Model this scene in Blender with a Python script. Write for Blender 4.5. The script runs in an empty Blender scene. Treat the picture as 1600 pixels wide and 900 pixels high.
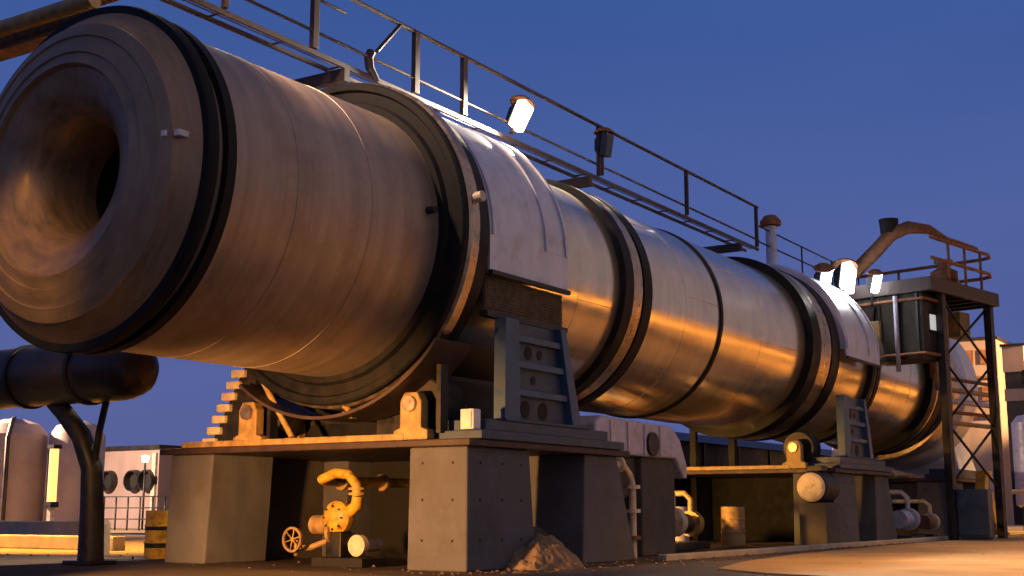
import bpy, bmesh, math, random
from mathutils import Vector, Matrix
random.seed(7)
R = math.radians
SC = bpy.context.scene
COL = SC.collection

# ------------------------------------------------------------------ camera
cam_d = bpy.data.cameras.new('camera'); cam = bpy.data.objects.new('camera', cam_d)
COL.objects.link(cam)
cam_d.sensor_width = 36; cam_d.lens = 45.0
cam.location = (0, 0, 0.9); cam.rotation_euler = (R(90 + 9.843), 0, 0)
cam_d.clip_start = 0.1; cam_d.clip_end = 3000
SC.camera = cam

# ------------------------------------------------------------------ world: dusk sky
W = bpy.data.worlds.new('World'); SC.world = W; W.use_nodes = True
SUN_EL, SUN_ROT = R(0.8), R(190)          # sun at the horizon behind the photographer
SKY_STRENGTH = 0.15
nt = W.node_tree; nt.nodes.clear()
out = nt.nodes.new('ShaderNodeOutputWorld'); bg = nt.nodes.new('ShaderNodeBackground')
sky = nt.nodes.new('ShaderNodeTexSky'); sky.sky_type = 'NISHITA'; sky.sun_disc = False
sky.sun_elevation = SUN_EL; sky.sun_rotation = SUN_ROT
sky.air_density = 1.6; sky.dust_density = 0.6; sky.ozone_density = 5.0
geo = nt.nodes.new('ShaderNodeTexCoord'); sep = nt.nodes.new('ShaderNodeSeparateXYZ')
nt.links.new(geo.outputs['Generated'], sep.inputs[0])
ramp = nt.nodes.new('ShaderNodeValToRGB')
ramp.color_ramp.elements[0].position = 0.0; ramp.color_ramp.elements[0].color = (0.108, 0.115, 0.285, 1)
ramp.color_ramp.elements[1].position = 0.95; ramp.color_ramp.elements[1].color = (0.085, 0.080, 0.135, 1)
e = ramp.color_ramp.elements.new(0.6); e.color = (0.028, 0.064, 0.23, 1)
e = ramp.color_ramp.elements.new(0.06); e.color = (0.084, 0.112, 0.308, 1)
e = ramp.color_ramp.elements.new(0.23); e.color = (0.066, 0.104, 0.315, 1)
e = ramp.color_ramp.elements.new(0.38); e.color = (0.040, 0.090, 0.295, 1)
nt.links.new(sep.outputs['Z'], ramp.inputs[0])
# afterglow: the half of the sky towards the sunset is paler and pinker
dot = nt.nodes.new('ShaderNodeVectorMath'); dot.operation = 'DOT_PRODUCT'
dot.inputs[1].default_value = (0.90, -0.43, 0.0)
nt.links.new(geo.outputs['Generated'], dot.inputs[0])
mr = nt.nodes.new('ShaderNodeMapRange'); mr.inputs['From Min'].default_value = 0.0
mr.inputs['From Max'].default_value = 0.42
nt.links.new(dot.outputs['Value'], mr.inputs['Value'])
glow = nt.nodes.new('ShaderNodeMix'); glow.data_type = 'RGBA'
glow.inputs['B'].default_value = (0.27, 0.215, 0.25, 1)
nt.links.new(mr.outputs[0], glow.inputs['Factor']); nt.links.new(ramp.outputs[0], glow.inputs['A'])
sc_ = nt.nodes.new('ShaderNodeMix'); sc_.data_type = 'RGBA'; sc_.blend_type = 'MULTIPLY'
sc_.inputs['Factor'].default_value = 1; sc_.inputs['B'].default_value = (7.9, 7.9, 7.9, 1)
nt.links.new(glow.outputs['Result'], sc_.inputs['A'])
mx = nt.nodes.new('ShaderNodeMix'); mx.data_type = 'RGBA'; mx.inputs['Factor'].default_value = 0.9
nt.links.new(sky.outputs[0], mx.inputs['A']); cn = nt.nodes.new('ShaderNodeTexNoise'); cn.inputs['Scale'].default_value = 2.2; cn.inputs['Detail'].default_value = 7
cmap = nt.nodes.new('ShaderNodeMapping'); cmap.inputs['Scale'].default_value = (1, 1, 4.5)
nt.links.new(geo.outputs['Generated'], cmap.inputs[0]); nt.links.new(cmap.outputs[0], cn.inputs['Vector'])
cr = nt.nodes.new('ShaderNodeValToRGB'); cr.color_ramp.elements[0].position = 0.36; cr.color_ramp.elements[1].position = 0.75
cr.color_ramp.elements[0].color = (0.94, 0.95, 0.97, 1); cr.color_ramp.elements[1].color = (1.14, 1.09, 1.03, 1)
nt.links.new(cn.outputs[0], cr.inputs[0])
cl = nt.nodes.new('ShaderNodeMix'); cl.data_type = 'RGBA'; cl.blend_type = 'MULTIPLY'; cl.inputs['Factor'].default_value = 1
nt.links.new(sc_.outputs['Result'], cl.inputs['A']); nt.links.new(cr.outputs[0], cl.inputs['B'])
nt.links.new(cl.outputs['Result'], mx.inputs['B'])
nt.links.new(mx.outputs['Result'], bg.inputs[0]); bg.inputs[1].default_value = SKY_STRENGTH
nt.links.new(bg.outputs[0], out.inputs[0])

# the sun has set: only a very weak, wide afterglow is left of it
sd = bpy.data.lights.new('sun', 'SUN'); sun = bpy.data.objects.new('sun', sd); COL.objects.link(sun)
sd.energy = 0.03; sd.angle = R(30); sd.color = (1.0, 0.75, 0.6)
sun.rotation_euler = (R(84), 0, R(20))

SC.view_settings.view_transform = 'Standard'; SC.view_settings.look = 'None'
SC.view_settings.exposure = 0.0; SC.view_settings.gamma = 1.0
SC.view_settings.use_curve_mapping = False

# ------------------------------------------------------------------ plant coordinates
# t runs along the kiln axis away from the camera, l sideways towards the camera, z up
AX = Vector((0.540193583, 0.841540785, 0)); LT = Vector((0.841540785, -0.540193583, 0))
OR = -13.5 * LT
HEAD = math.atan2(AX.y, AX.x)
ZC = 5.2; RK = 2.2                         # kiln axis height and shell radius
def K(t, l, z=0.0): return OR + AX * t + LT * l + Vector((0, 0, z))

# ------------------------------------------------------------------ materials
def mat(name, color, rough=0.6, metal=0.0, noise=0.25, scale=3.0, bump=0.0, stretch=(1, 1, 1),
        dirt=None, dirt_amt=0.5, dirt_scale=1.5, rough_var=0.15, spec=0.5, detail=6):
    m = bpy.data.materials.new(name); m.use_nodes = True
    n = m.node_tree.nodes; l = m.node_tree.links; p = n['Principled BSDF']
    tc = n.new('ShaderNodeTexCoord'); mp = n.new('ShaderNodeMapping'); mp.inputs['Scale'].default_value = stretch
    l.new(tc.outputs['Object'], mp.inputs[0])
    t = n.new('ShaderNodeTexNoise'); t.inputs['Scale'].default_value = scale; t.inputs['Detail'].default_value = detail
    t.inputs['Roughness'].default_value = 0.62
    l.new(mp.outputs[0], t.inputs['Vector'])
    r = n.new('ShaderNodeValToRGB')
    r.color_ramp.elements[0].position = 0.3; r.color_ramp.elements[1].position = 0.72
    a = [max(0, c * (1 - noise)) for c in color]; b = [min(1, c * (1 + noise)) for c in color]
    r.color_ramp.elements[0].color = (*a, 1); r.color_ramp.elements[1].color = (*b, 1)
    l.new(t.outputs[0], r.inputs[0]); col = r.outputs[0]
    if dirt:
        t2 = n.new('ShaderNodeTexNoise'); t2.inputs['Scale'].default_value = dirt_scale; t2.inputs['Detail'].default_value = 8
        t2.inputs['Roughness'].default_value = 0.7
        l.new(tc.outputs['Object'], t2.inputs['Vector'])
        r2 = n.new('ShaderNodeValToRGB'); r2.color_ramp.elements[0].position = 0.48; r2.color_ramp.elements[1].position = 0.68
        r2.color_ramp.elements[1].color = (dirt_amt,) * 3 + (1,); r2.color_ramp.elements[0].color = (0, 0, 0, 1)
        l.new(t2.outputs[0], r2.inputs[0])
        x = n.new('ShaderNodeMix'); x.data_type = 'RGBA'; x.inputs['B'].default_value = (*dirt, 1)
        l.new(r2.outputs[0], x.inputs['Factor']); l.new(col, x.inputs['A']); col = x.outputs['Result']
    l.new(col, p.inputs['Base Color'])
    q = n.new('ShaderNodeMapRange'); q.inputs['To Min'].default_value = max(0.05, rough - rough_var)
    q.inputs['To Max'].default_value = min(1, rough + rough_var)
    q.inputs['From Min'].default_value = 0.3; q.inputs['From Max'].default_value = 0.7
    l.new(t.outputs[0], q.inputs['Value']); l.new(q.outputs[0], p.inputs['Roughness'])
    p.inputs['Metallic'].default_value = metal; p.inputs['Specular IOR Level'].default_value = spec
    if bump:
        bp = n.new('ShaderNodeBump'); bp.inputs['Strength'].default_value = bump; bp.inputs['Distance'].default_value = 0.03
        l.new(t.outputs[0], bp.inputs['Height']); l.new(bp.outputs[0], p.inputs['Normal'])
    return m
def emit(name, color, s):
    m = bpy.data.materials.new(name); m.use_nodes = True; p = m.node_tree.nodes['Principled BSDF']
    p.inputs['Base Color'].default_value = (*color, 1); p.inputs['Emission Color'].default_value = (*color, 1)
    p.inputs['Emission Strength'].default_value = s
    return m
M = {}
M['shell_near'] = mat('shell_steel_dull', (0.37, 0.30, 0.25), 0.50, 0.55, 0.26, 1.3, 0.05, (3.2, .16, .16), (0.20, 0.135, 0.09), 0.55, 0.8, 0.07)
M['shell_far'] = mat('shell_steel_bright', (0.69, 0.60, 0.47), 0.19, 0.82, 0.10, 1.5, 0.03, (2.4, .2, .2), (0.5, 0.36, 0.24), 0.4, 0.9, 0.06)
M['nose'] = mat('nose_steel', (0.27, 0.20, 0.14), 0.52, 0.45, 0.25, 3, 0.06, (6, .6, .6), (0.25, 0.16, 0.10), 0.6, 1.2, 0.1)
M['lining'] = mat('burnt_lining', (0.30, 0.205, 0.13), 0.45, 0.5, 0.3, 2.5, 0.08, (4, .8, .8), (0.12, 0.07, 0.035), 0.7, 1.2)
M['dark_steel'] = mat('dark_steel', (0.022, 0.022, 0.024), 0.5, 0.4, 0.4, 4, 0.05, (1, 1, 1), (0.07, 0.04, 0.025), 0.5, 2)
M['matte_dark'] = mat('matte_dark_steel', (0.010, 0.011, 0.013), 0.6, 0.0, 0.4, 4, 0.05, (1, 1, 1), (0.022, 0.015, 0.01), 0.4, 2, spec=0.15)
M['olive'] = mat('olive_dark_steel', (0.018, 0.016, 0.012), 0.7, 0.0, 0.4, 3, 0.08, (1, 1, .4), (0.08, 0.05, 0.03), 0.6, 2)
M['black'] = mat('black_paint_and_shade', (0.010, 0.009, 0.008), 0.8, 0.0, 0.4, 5)  # flat black; also colours in the shade of the pier recess and kiln throat
M['rim'] = mat('worn_rim_steel', (0.45, 0.36, 0.27), 0.35, 0.9, 0.3, 5, 0.05, (1, 1, 1), (0.12, 0.08, 0.05), 0.6, 2)
M['cover'] = mat('grey_guard_sheet', (0.56, 0.61, 0.74), 0.42, 0.25, 0.14, 2.4, 0.04, (1, 1, .4), (0.25, 0.21, 0.19), 0.45, 1.7, 0.08)
M['mesh'] = mat('brown_grille', (0.14, 0.11, 0.08), 0.7, 0.2, 0.6, 9, 0.5, (1, 1, 1), (0.05, 0.035, 0.02), 0.7, 4)
M['blue'] = mat('blue_steel_paint', (0.032, 0.088, 0.18), 0.5, 0.0, 0.22, 5, 0.03, (1, 1, 1), (0.06, 0.06, 0.055), 0.55, 2.5)
M['blue_dark'] = mat('blue_grey_paint', (0.028, 0.058, 0.105), 0.55, 0.0, 0.25, 5, 0.03, (1, 1, 1), (0.05, 0.04, 0.035), 0.6, 2.5)
M['concrete'] = mat('weathered_concrete', (0.098, 0.100, 0.118), 0.85, 0.0, 0.22, 2.2, 0.25, (1, 1, .45), (0.07, 0.065, 0.06), 0.75, 1.1)
def board_marks(m):
    n = m.node_tree.nodes; l = m.node_tree.links; p = n['Principled BSDF']
    tc = n.new('ShaderNodeTexCoord'); w = n.new('ShaderNodeTexWave'); w.bands_direction = 'Z'; w.inputs['Scale'].default_value = 1.6
    w.inputs['Distortion'].default_value = .4; w.wave_profile = 'SAW'
    l.new(tc.outputs['Object'], w.inputs['Vector'])
    old = p.inputs['Normal'].links[0].from_node
    bp = n.new('ShaderNodeBump'); bp.inputs['Strength'].default_value = .35; bp.inputs['Distance'].default_value = .012
    l.new(w.outputs[0], bp.inputs['Height']); l.new(old.outputs[0], bp.inputs['Normal']); l.new(bp.outputs[0], p.inputs['Normal'])
board_marks(M['concrete'])
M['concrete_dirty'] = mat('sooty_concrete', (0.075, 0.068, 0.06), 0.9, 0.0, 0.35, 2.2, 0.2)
M['yellow'] = mat('yellow_paint', (0.60, 0.36, 0.03), 0.5, 0.0, 0.25, 6, 0.08, (1, 1, 1), (0.05, 0.032, 0.018), 0.9, 4.5)
M['ochre'] = mat('ochre_steel', (0.36, 0.24, 0.09), 0.6, 0.1, 0.35, 6, 0.05, (1, 1, 1), (0.08, 0.05, 0.03), 0.6, 5)
M['rust'] = mat('rusty_steel', (0.24, 0.105, 0.045), 0.75, 0.2, 0.5, 7, 0.15, (1, 1, 1), (0.05, 0.03, 0.02), 0.6, 4)
M['brown_rail'] = mat('brown_rail_paint', (0.045, 0.027, 0.024), 0.6, 0.1, 0.3, 6)
M['lilac'] = mat('pale_grey_cover', (0.42, 0.43, 0.56), 0.45, 0.1, 0.18, 5, 0.05, (1, 1, 1), (0.2, 0.17, 0.15), 0.5, 4)
M['cream'] = mat('cream_paint', (0.66, 0.56, 0.42), 0.5, 0.0, 0.18, 6, 0.0, (1, 1, 1), (0.22, 0.13, 0.07), 0.6, 5)
M['tank'] = mat('tank_paint', (0.46, 0.36, 0.33), 0.55, 0.0, 0.12, 1.0, 0.02, (1, 1, .2), (0.28, 0.2, 0.16), 0.4, 0.8)
M['clad'] = mat('building_cladding', (0.30, 0.225, 0.205), 0.7, 0.0, 0.18, 1.2, 0.02, (1, 1, .3))
M['duct'] = mat('duct_steel', (0.085, 0.068, 0.055), 0.45, 0.5, 0.4, 2, 0.05, (.5, .3, .5), (0.05, 0.03, 0.02), 0.5, 1.5, spec=.3)
M['white'] = mat('white_casing', (0.78, 0.77, 0.76), 0.4, 0.0, 0.08, 5, 0.0, (1, 1, 1), (0.4, 0.35, 0.3), 0.35, 4)
M['glass'] = mat('dark_glass', (0.02, 0.025, 0.04), 0.15, 0.0, 0.1, 2)
M['lamp_white'] = emit('lamp_lit_white', (1.0, 0.80, 0.52), 9.0)
M['lamp_cool'] = emit('lamp_lit_cool', (0.92, 0.93, 1.0), 9.0)
M['lamp_sodium'] = emit('lamp_lit_sodium', (1.0, 0.60, 0.16), 7.0)
M['asphalt'] = mat('asphalt', (0.052, 0.052, 0.056), 0.75, 0.0, 0.5, 1.6, 0.25, (1, 1, 1), (0.10, 0.08, 0.06), 0.6, 0.25)
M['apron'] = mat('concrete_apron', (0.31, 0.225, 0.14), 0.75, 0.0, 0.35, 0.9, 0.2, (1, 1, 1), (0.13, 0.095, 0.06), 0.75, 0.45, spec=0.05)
M['kerb'] = mat('kerb_stone', (0.35, 0.31, 0.27), 0.8, 0.0, 0.25, 2, 0.15)
M['gravel'] = mat('gritty_ground', (0.08, 0.065, 0.05), 0.9, 0.0, 0.4, 0.9, 0.35, (1, 1, 1), (0.07, 0.055, 0.04), 0.7, 0.3, spec=0.05)
M['stone'] = mat('limestone', (0.20, 0.14, 0.085), 0.9, 0.0, 0.4, 3, 0.5)

# ------------------------------------------------------------------ mesh builder (plant coordinates)
class MB:
    def __init__(s): s.v = []; s.f = []; s.sm = []
    def add(s, vs, fs, smooth=False):
        o = len(s.v); s.v += [tuple(x) for x in vs]
        for f in fs: s.f.append([i + o for i in f]); s.sm.append(smooth)
        return s
    def box(s, t, l, z):                      # ranges
        (a, b), (c, d), (e, g) = t, l, z
        return s.add([(a, c, e), (b, c, e), (b, d, e), (a, d, e), (a, c, g), (b, c, g), (b, d, g), (a, d, g)],
              [(0, 1, 2, 3), (4, 5, 6, 7), (0, 1, 5, 4), (1, 2, 6, 5), (2, 3, 7, 6), (3, 0, 4, 7)])
    def hexa(s, bot, top):                    # two quads of points
        return s.add(list(bot) + list(top), [(0, 1, 2, 3), (4, 5, 6, 7), (0, 1, 5, 4), (1, 2, 6, 5), (2, 3, 7, 6), (3, 0, 4, 7)])
    def prism(s, poly, fixed, lo, hi):        # poly in the two other axes; fixed = 't','l' or 'z'
        def mk(p, h):
            return {'t': (h, p[0], p[1]), 'l': (p[0], h, p[1]), 'z': (p[0], p[1], h)}[fixed]
        n = len(poly); vs = [mk(p, lo) for p in poly] + [mk(p, hi) for p in poly]
        fs = [list(range(n)), list(range(n, 2 * n))] + [(i, (i + 1) % n, n + (i + 1) % n, n + i) for i in range(n)]
        return s.add(vs, fs)
    def tube(s, pts, r, seg=12, caps=True):   # swept round bar; r number or list
        pts = [Vector(p) for p in pts]; n = len(pts)
        rs = r if isinstance(r, (list, tuple)) else [r] * n
        vs = []; fs = []; prev = None
        for i, p in enumerate(pts):
            d = (pts[min(i + 1, n - 1)] - pts[max(i - 1, 0)]).normalized()
            if prev is None:
                h = Vector((0, 0, 1)) if abs(d.z) < .9 else Vector((1, 0, 0)); u = d.cross(h).normalized()
            else: u = (prev - d * prev.dot(d)).normalized()
            prev = u; w = d.cross(u)
            for k in range(seg):
                a = 2 * math.pi * k / seg; vs.append(p + (u * math.cos(a) + w * math.sin(a)) * rs[i])
        for i in range(n - 1):
            for k in range(seg):
                k2 = (k + 1) % seg; fs.append((i * seg + k, i * seg + k2, (i + 1) * seg + k2, (i + 1) * seg + k))
        s.add(vs, fs, True)
        if caps: s.add(vs[:seg], [list(range(seg))]); s.add(vs[-seg:], [list(range(seg))])
        return s
    def lathe(s, prof, c, axis='t', seg=96, closed=False, a0=0., a1=2 * math.pi, smooth=True):
        # prof: (distance along axis, radius); each profile edge gets its own vertices so steps stay sharp
        full = abs(a1 - a0 - 2 * math.pi) < 1e-6; n = seg if full else seg + 1
        pr = list(prof); edges = list(zip(pr[:-1], pr[1:]))
        if closed: edges.append((pr[-1], pr[0]))
        def P(q, a):
            x, r = q; u, w = r * math.cos(a), r * math.sin(a)
            if axis == 't': return (c[0] + x, c[1] + u, c[2] + w)
            if axis == 'l': return (c[0] + u, c[1] + x, c[2] + w)
            return (c[0] + u, c[1] + w, c[2] + x)
        for q0, q1 in edges:
            vs = []; fs = []
            for k in range(n):
                a = a0 + (a1 - a0) * k / seg; vs += [P(q0, a), P(q1, a)]
            for k in range(seg):
                k2 = (k + 1) % n; fs.append((2 * k, 2 * k2, 2 * k2 + 1, 2 * k + 1))
            s.add(vs, fs, smooth)
        if not full and closed:
            for a in (a0, a1): s.add([P(q, a) for q in pr], [list(range(len(pr)))])
        return s
    def build(s, name, m, parent=None, bevel=0.0):
        o0 = Vector(parent['_o']) if parent is not None and '_o' in parent else Vector((0, 0, 0))
        if parent is not None and '_o' not in parent: o0 = Vector(ORG[parent.name])
        me = bpy.data.meshes.new(name)
        me.from_pydata([(v[0] - o0.x, -(v[1] - o0.y), v[2] - o0.z) for v in s.v], [], s.f)
        bm = bmesh.new(); bm.from_mesh(me)
        for f, sm in zip(bm.faces, s.sm): f.smooth = sm
        bmesh.ops.remove_doubles(bm, verts=bm.verts, dist=1e-5)
        bmesh.ops.recalc_face_normals(bm, faces=bm.faces)
        for e in bm.edges:
            if len(e.link_faces) == 2 and e.link_faces[0].normal.angle(e.link_faces[1].normal, 0) > R(32): e.smooth = False
        bm.to_mesh(me); bm.free()
        me.materials.append(M[m] if isinstance(m, str) else m)
        o = bpy.data.objects.new(name, me); COL.objects.link(o)
        ORG[o.name] = tuple(o0)
        if parent is not None: o.parent = parent
        else:
            o.location = K(0, 0, 0); o.rotation_euler = (0, 0, HEAD)
        if bevel:
            b = o.modifiers.new('bevel', 'BEVEL'); b.width = bevel; b.segments = 2; b.limit_method = 'ANGLE'; b.angle_limit = R(40)
        return o
ORG = {}
def thing(name, label, cat, at, group=None):
    o = bpy.data.objects.new(name, None); COL.objects.link(o)
    o.location = K(*at); o.rotation_euler = (0, 0, HEAD); ORG[o.name] = tuple(at)
    o.empty_display_size = 0.3
    o['label'] = label; o['category'] = cat
    if group: o['group'] = group
    return o
def struct(o): o['kind'] = 'structure'; return o
def copy_tree(o, shift, label=None, parent=None):
    c = o.copy(); COL.objects.link(c)
    if parent is None:
        g = ORG[o.name]; n = (g[0] + shift[0], g[1] + shift[1], g[2] + shift[2]); ORG[c.name] = n
        c.location = K(*n)
        if label: c['label'] = label
    else:
        c.parent = parent
    for ch in o.children: copy_tree(ch, shift, None, c)
    return c
def bolts(mb, cs, axis='t', r=0.03, h=0.03):
    for c in cs: mb.lathe([(0, 0.0), (0, r), (h, r * .9), (h, 0)], c, axis, 6, smooth=False)
    return mb

# ------------------------------------------------------------------ SETTING
g = MB(); N = 60
struct(MB().add([(-1500, -1500, 0), (1500, -1500, 0), (1500, 1500, 0), (-1500, 1500, 0)], [(0, 1, 2, 3)]).build('ground', 'gravel'))
struct(MB().add([(-60, 3.3, .004), (300, 3.3, .004), (300, 60, .004), (-60, 60, .004)], [(0, 1, 2, 3)]).build('road', 'asphalt'))
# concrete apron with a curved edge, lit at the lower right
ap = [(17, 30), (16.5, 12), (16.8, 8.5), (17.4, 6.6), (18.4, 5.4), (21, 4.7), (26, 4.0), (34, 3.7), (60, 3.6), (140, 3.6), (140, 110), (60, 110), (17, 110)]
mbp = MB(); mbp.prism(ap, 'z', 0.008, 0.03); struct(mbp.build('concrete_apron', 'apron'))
# kerb strip between plant pad and road
kb = MB(); kb.box((21, 140), (3.1, 3.28), (0, .12)); struct(kb.build('kerb', 'kerb', None, .02))
pad = MB(); pad.box((37.6, 140), (-4, 3.1), (0, .05)); struct(pad.build('pavement', 'kerb', None, .01))
yard = MB(); yard.add([(6, -90, .006), (60, -90, .006), (60, -5, .006), (6, -5, .006)], [(0, 1, 2, 3)]); struct(yard.build('concrete_yard', 'apron'))

# ------------------------------------------------------------------ ROTARY KILN
kiln = thing('rotary_kiln', 'long horizontal rotary kiln of banded grey steel on concrete piers', 'rotary kiln', (10.2, 0, 3.0))
C = (0, 0, ZC)
def shell(t0, t1, m):
    MB().lathe([(t0, RK), (t1, RK)], C, 't', 160).build('shell_section', m, kiln)
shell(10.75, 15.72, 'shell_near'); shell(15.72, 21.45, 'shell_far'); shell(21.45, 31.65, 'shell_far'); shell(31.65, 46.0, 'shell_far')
# nose: stepped ring cone with an open mouth
MB().lathe([(10.78, 2.2), (10.66, 2.22), (10.40, 1.98), (10.36, 1.97), (10.28, 1.80), (10.30, 1.78), (10.22, 1.56), (10.24, 1.545), (10.19, 1.40), (10.21, 1.385), (10.27, 1.362)], C, 't', 128).build('nose_cone', 'nose', kiln)
MB().lathe([(10.265, 1.365), (10.31, 1.21), (10.37, 1.06), (10.45, .93), (10.56, .83), (10.72, .755), (11.0, .69), (11.4, .66)], C, 't', 96).build('mouth_lining', 'lining', kiln)
MB().lathe([(11.4, .66), (14, .66), (14, 0.0)], C, 't', 64).build('mouth_shade_tube', 'black', kiln)  # black tube puts the darkness of the deep mouth into the colour
MB().lathe([(10.64, 2.18), (10.64, 2.30), (10.68, 2.32), (10.80, 2.32), (10.80, 2.19)], C, 't', 128, True).build('end_ring', 'matte_dark', kiln)
MB().lathe([(10.97, 2.19), (10.97, 2.30), (11.12, 2.30), (11.12, 2.19)], C, 't', 128, True).build('end_ring', 'matte_dark', kiln)
lug = MB(); lug.box((10.30, 10.5), (1.78, 1.9), (5.36, 5.44)); lug.box((10.36, 10.62), (1.98, 2.08), (5.36, 5.44)); lug.build('glint_lug', 'white', kiln, .01)  # white lugs stand in for specular glints on the nose
# large flanged gear ring
MB().lathe([(15.52, 2.2), (15.52, 2.30), (15.60, 2.34), (15.60, 2.50), (15.55, 2.53), (15.55, 2.63), (15.58, 2.66), (15.68, 2.66), (15.68, 2.2)], C, 't', 160, True).build('gear_flange', 'matte_dark', kiln)
MB().lathe([(15.685, 2.3), (15.685, 2.66), (15.72, 2.70), (15.92, 2.70), (15.94, 2.66), (15.94, 2.3)], C, 't', 160, True).build('girth_gear', 'rim', kiln)
MB().lathe([(15.945, 2.2), (15.945, 2.66), (16.30, 2.62), (16.30, 2.2)], C, 't', 160, True).build('gear_flange', 'matte_dark', kiln)
kn = MB(); kn.tube([(15.80, 2.66, ZC + .42), (15.80, 2.83, ZC + .44)], .085, 16); kn.build('pale_knob', 'cream', kiln)
kn = MB(); kn.tube([(15.25, 2.15, ZC + .18), (15.25, 2.34, ZC + .18)], .06, 12); kn.build('shell_lug', 'dark_steel', kiln)
# banded rings further along
def band(t0, t1, r, edge, name='stiffening_ring'):
    w = edge
    rg = MB().lathe([(t0, RK), (t0, r), (t0 + w, r), (t0 + w, r - .06), (t1 - w, r - .06), (t1 - w, r), (t1, r), (t1, RK)], C, 't', 128, True).build(name, 'matte_dark', kiln)
    MB().lathe([(t0 + w + .02, r - .05), (t0 + w + .05, r - .02), (t1 - w - .05, r - .02), (t1 - w - .02, r - .05)], C, 't', 128).build('ring_tread', 'rim', rg)
band(21.42, 22.55, 2.34, .34); band(31.55, 33.65, 2.42, .62); band(36.75, 37.5, 2.36, .3); band(42.9, 44.4, 2.44, .6)
for t in (26.15,):
    MB().lathe([(t, RK), (t, RK + .035), (t + .13, RK + .035), (t + .13, RK)], C, 't', 128, True).build('seam_band', 'matte_dark', kiln)
for t in (12.35, 13.9, 19.9, 24.4, 28.6, 39.6, 41.2):
    MB().lathe([(t, RK - .01), (t + .01, RK + .007), (t + .04, RK + .007), (t + .05, RK - .01)], C, 't', 128).build('weld_seam', 'shell_near' if t < 15 else 'shell_far', kiln)
for t0_, t1_, a in ((11.2, 12.35, 66), (13.95, 15.3, 71), (18.9, 19.9, 24), (19.95, 21.4, -14), (22.6, 24.4, 46), (24.45, 26.1, 4), (26.3, 28.6, 33), (28.65, 31.5, -9), (37.6, 39.6, 20), (39.65, 41.2, -12)):
    l_, z_ = RK * math.cos(R(a)), ZC + RK * math.sin(R(a))
    MB().tube([(t0_, l_, z_), (t1_, l_, z_)], .007, 6).build('weld_seam', 'shell_near' if t0_ < 15 else 'shell_far', kiln)
MB().lathe([(44.6, 2.2), (44.6, 2.58), (45.9, 2.58), (45.9, 2.2)], C, 't', 128, True).build('inlet_flange', 'rim', kiln)

# ------------------------------------------------------------------ GEAR GUARDS
def guard(t0, t1, r, zlow, label, panel, at):
    gd = thing('gear_guard', label, 'machine guard', at, 'guards over the kiln rings')
    a0 = -math.asin(min(1, (ZC - zlow) / r)) if False else 0.0
    # curved top from the near side over to the far side, then a flat near face
    th = .05
    MB().lathe([(t0, r - th), (t0, r), (t1, r), (t1, r - th)], C, 't', 64, True, 0.0, R(165)).build('hood', 'cover', gd)
    fp = MB(); fp.box((t0, t1), (r - th, r), (zlow, ZC - .002)); fp.build('front_sheet', 'cover', gd)
    for tt in (t0 + .05, (t0 + t1) / 2 + .45, t1 - .11):
        MB().lathe([(tt, r), (tt, r + .035), (tt + .07, r + .035), (tt + .07, r)], C, 't', 64, True, 0.0, R(165)).build('hood_rib', 'cover', gd)
    fl = MB(); fl.box((t0 - .01, t1 + .01), (r - .02, r + .05), (zlow - .07, zlow)); fl.build('lower_lip', 'dark_steel', gd)
    for tt in (t0 + .03, t1 - .06):
        MB().lathe([(tt, RK + .06), (tt, r - th), (tt + .03, r - th), (tt + .03, RK + .06)], C, 't', 64, True, 0.0, R(165)).build('end_plate', 'cover', gd)
    if panel:
        mp = MB()
        mp.box((t0 + .02, t1 - .02), (r - .16, r - .12), (panel, zlow - .07))
        for i in range(40):
            x = t0 + .05 + i * (t1 - t0 - .1) / 39; mp.box((x - .007, x + .007), (r - .12, r - .105), (panel, zlow - .07))
        for i in range(12):
            z = panel + .03 + i * (zlow - panel - .13) / 11; mp.box((t0 + .02, t1 - .02), (r - .106, r - .096), (z - .007, z + .007))
        mp.build('grille', 'mesh', gd)
        fr = MB(); fr.box((t0 - .02, t1 + .02), (r - .18, r - .03), (panel - .09, panel)); fr.build('grille_sill', 'dark_steel', gd)
    return gd
guard(16.42, 18.85, 2.55, 4.62, 'grey curved gear guard beside the large front gear ring, brown grille below', 3.98, (17.6, 2.6, 3.9))
guard(33.75, 36.7, 2.56, 5.0, 'pale curved gear guard far down the kiln beside the inlet platform', None, (35.2, 2.5, 4.6))

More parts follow.
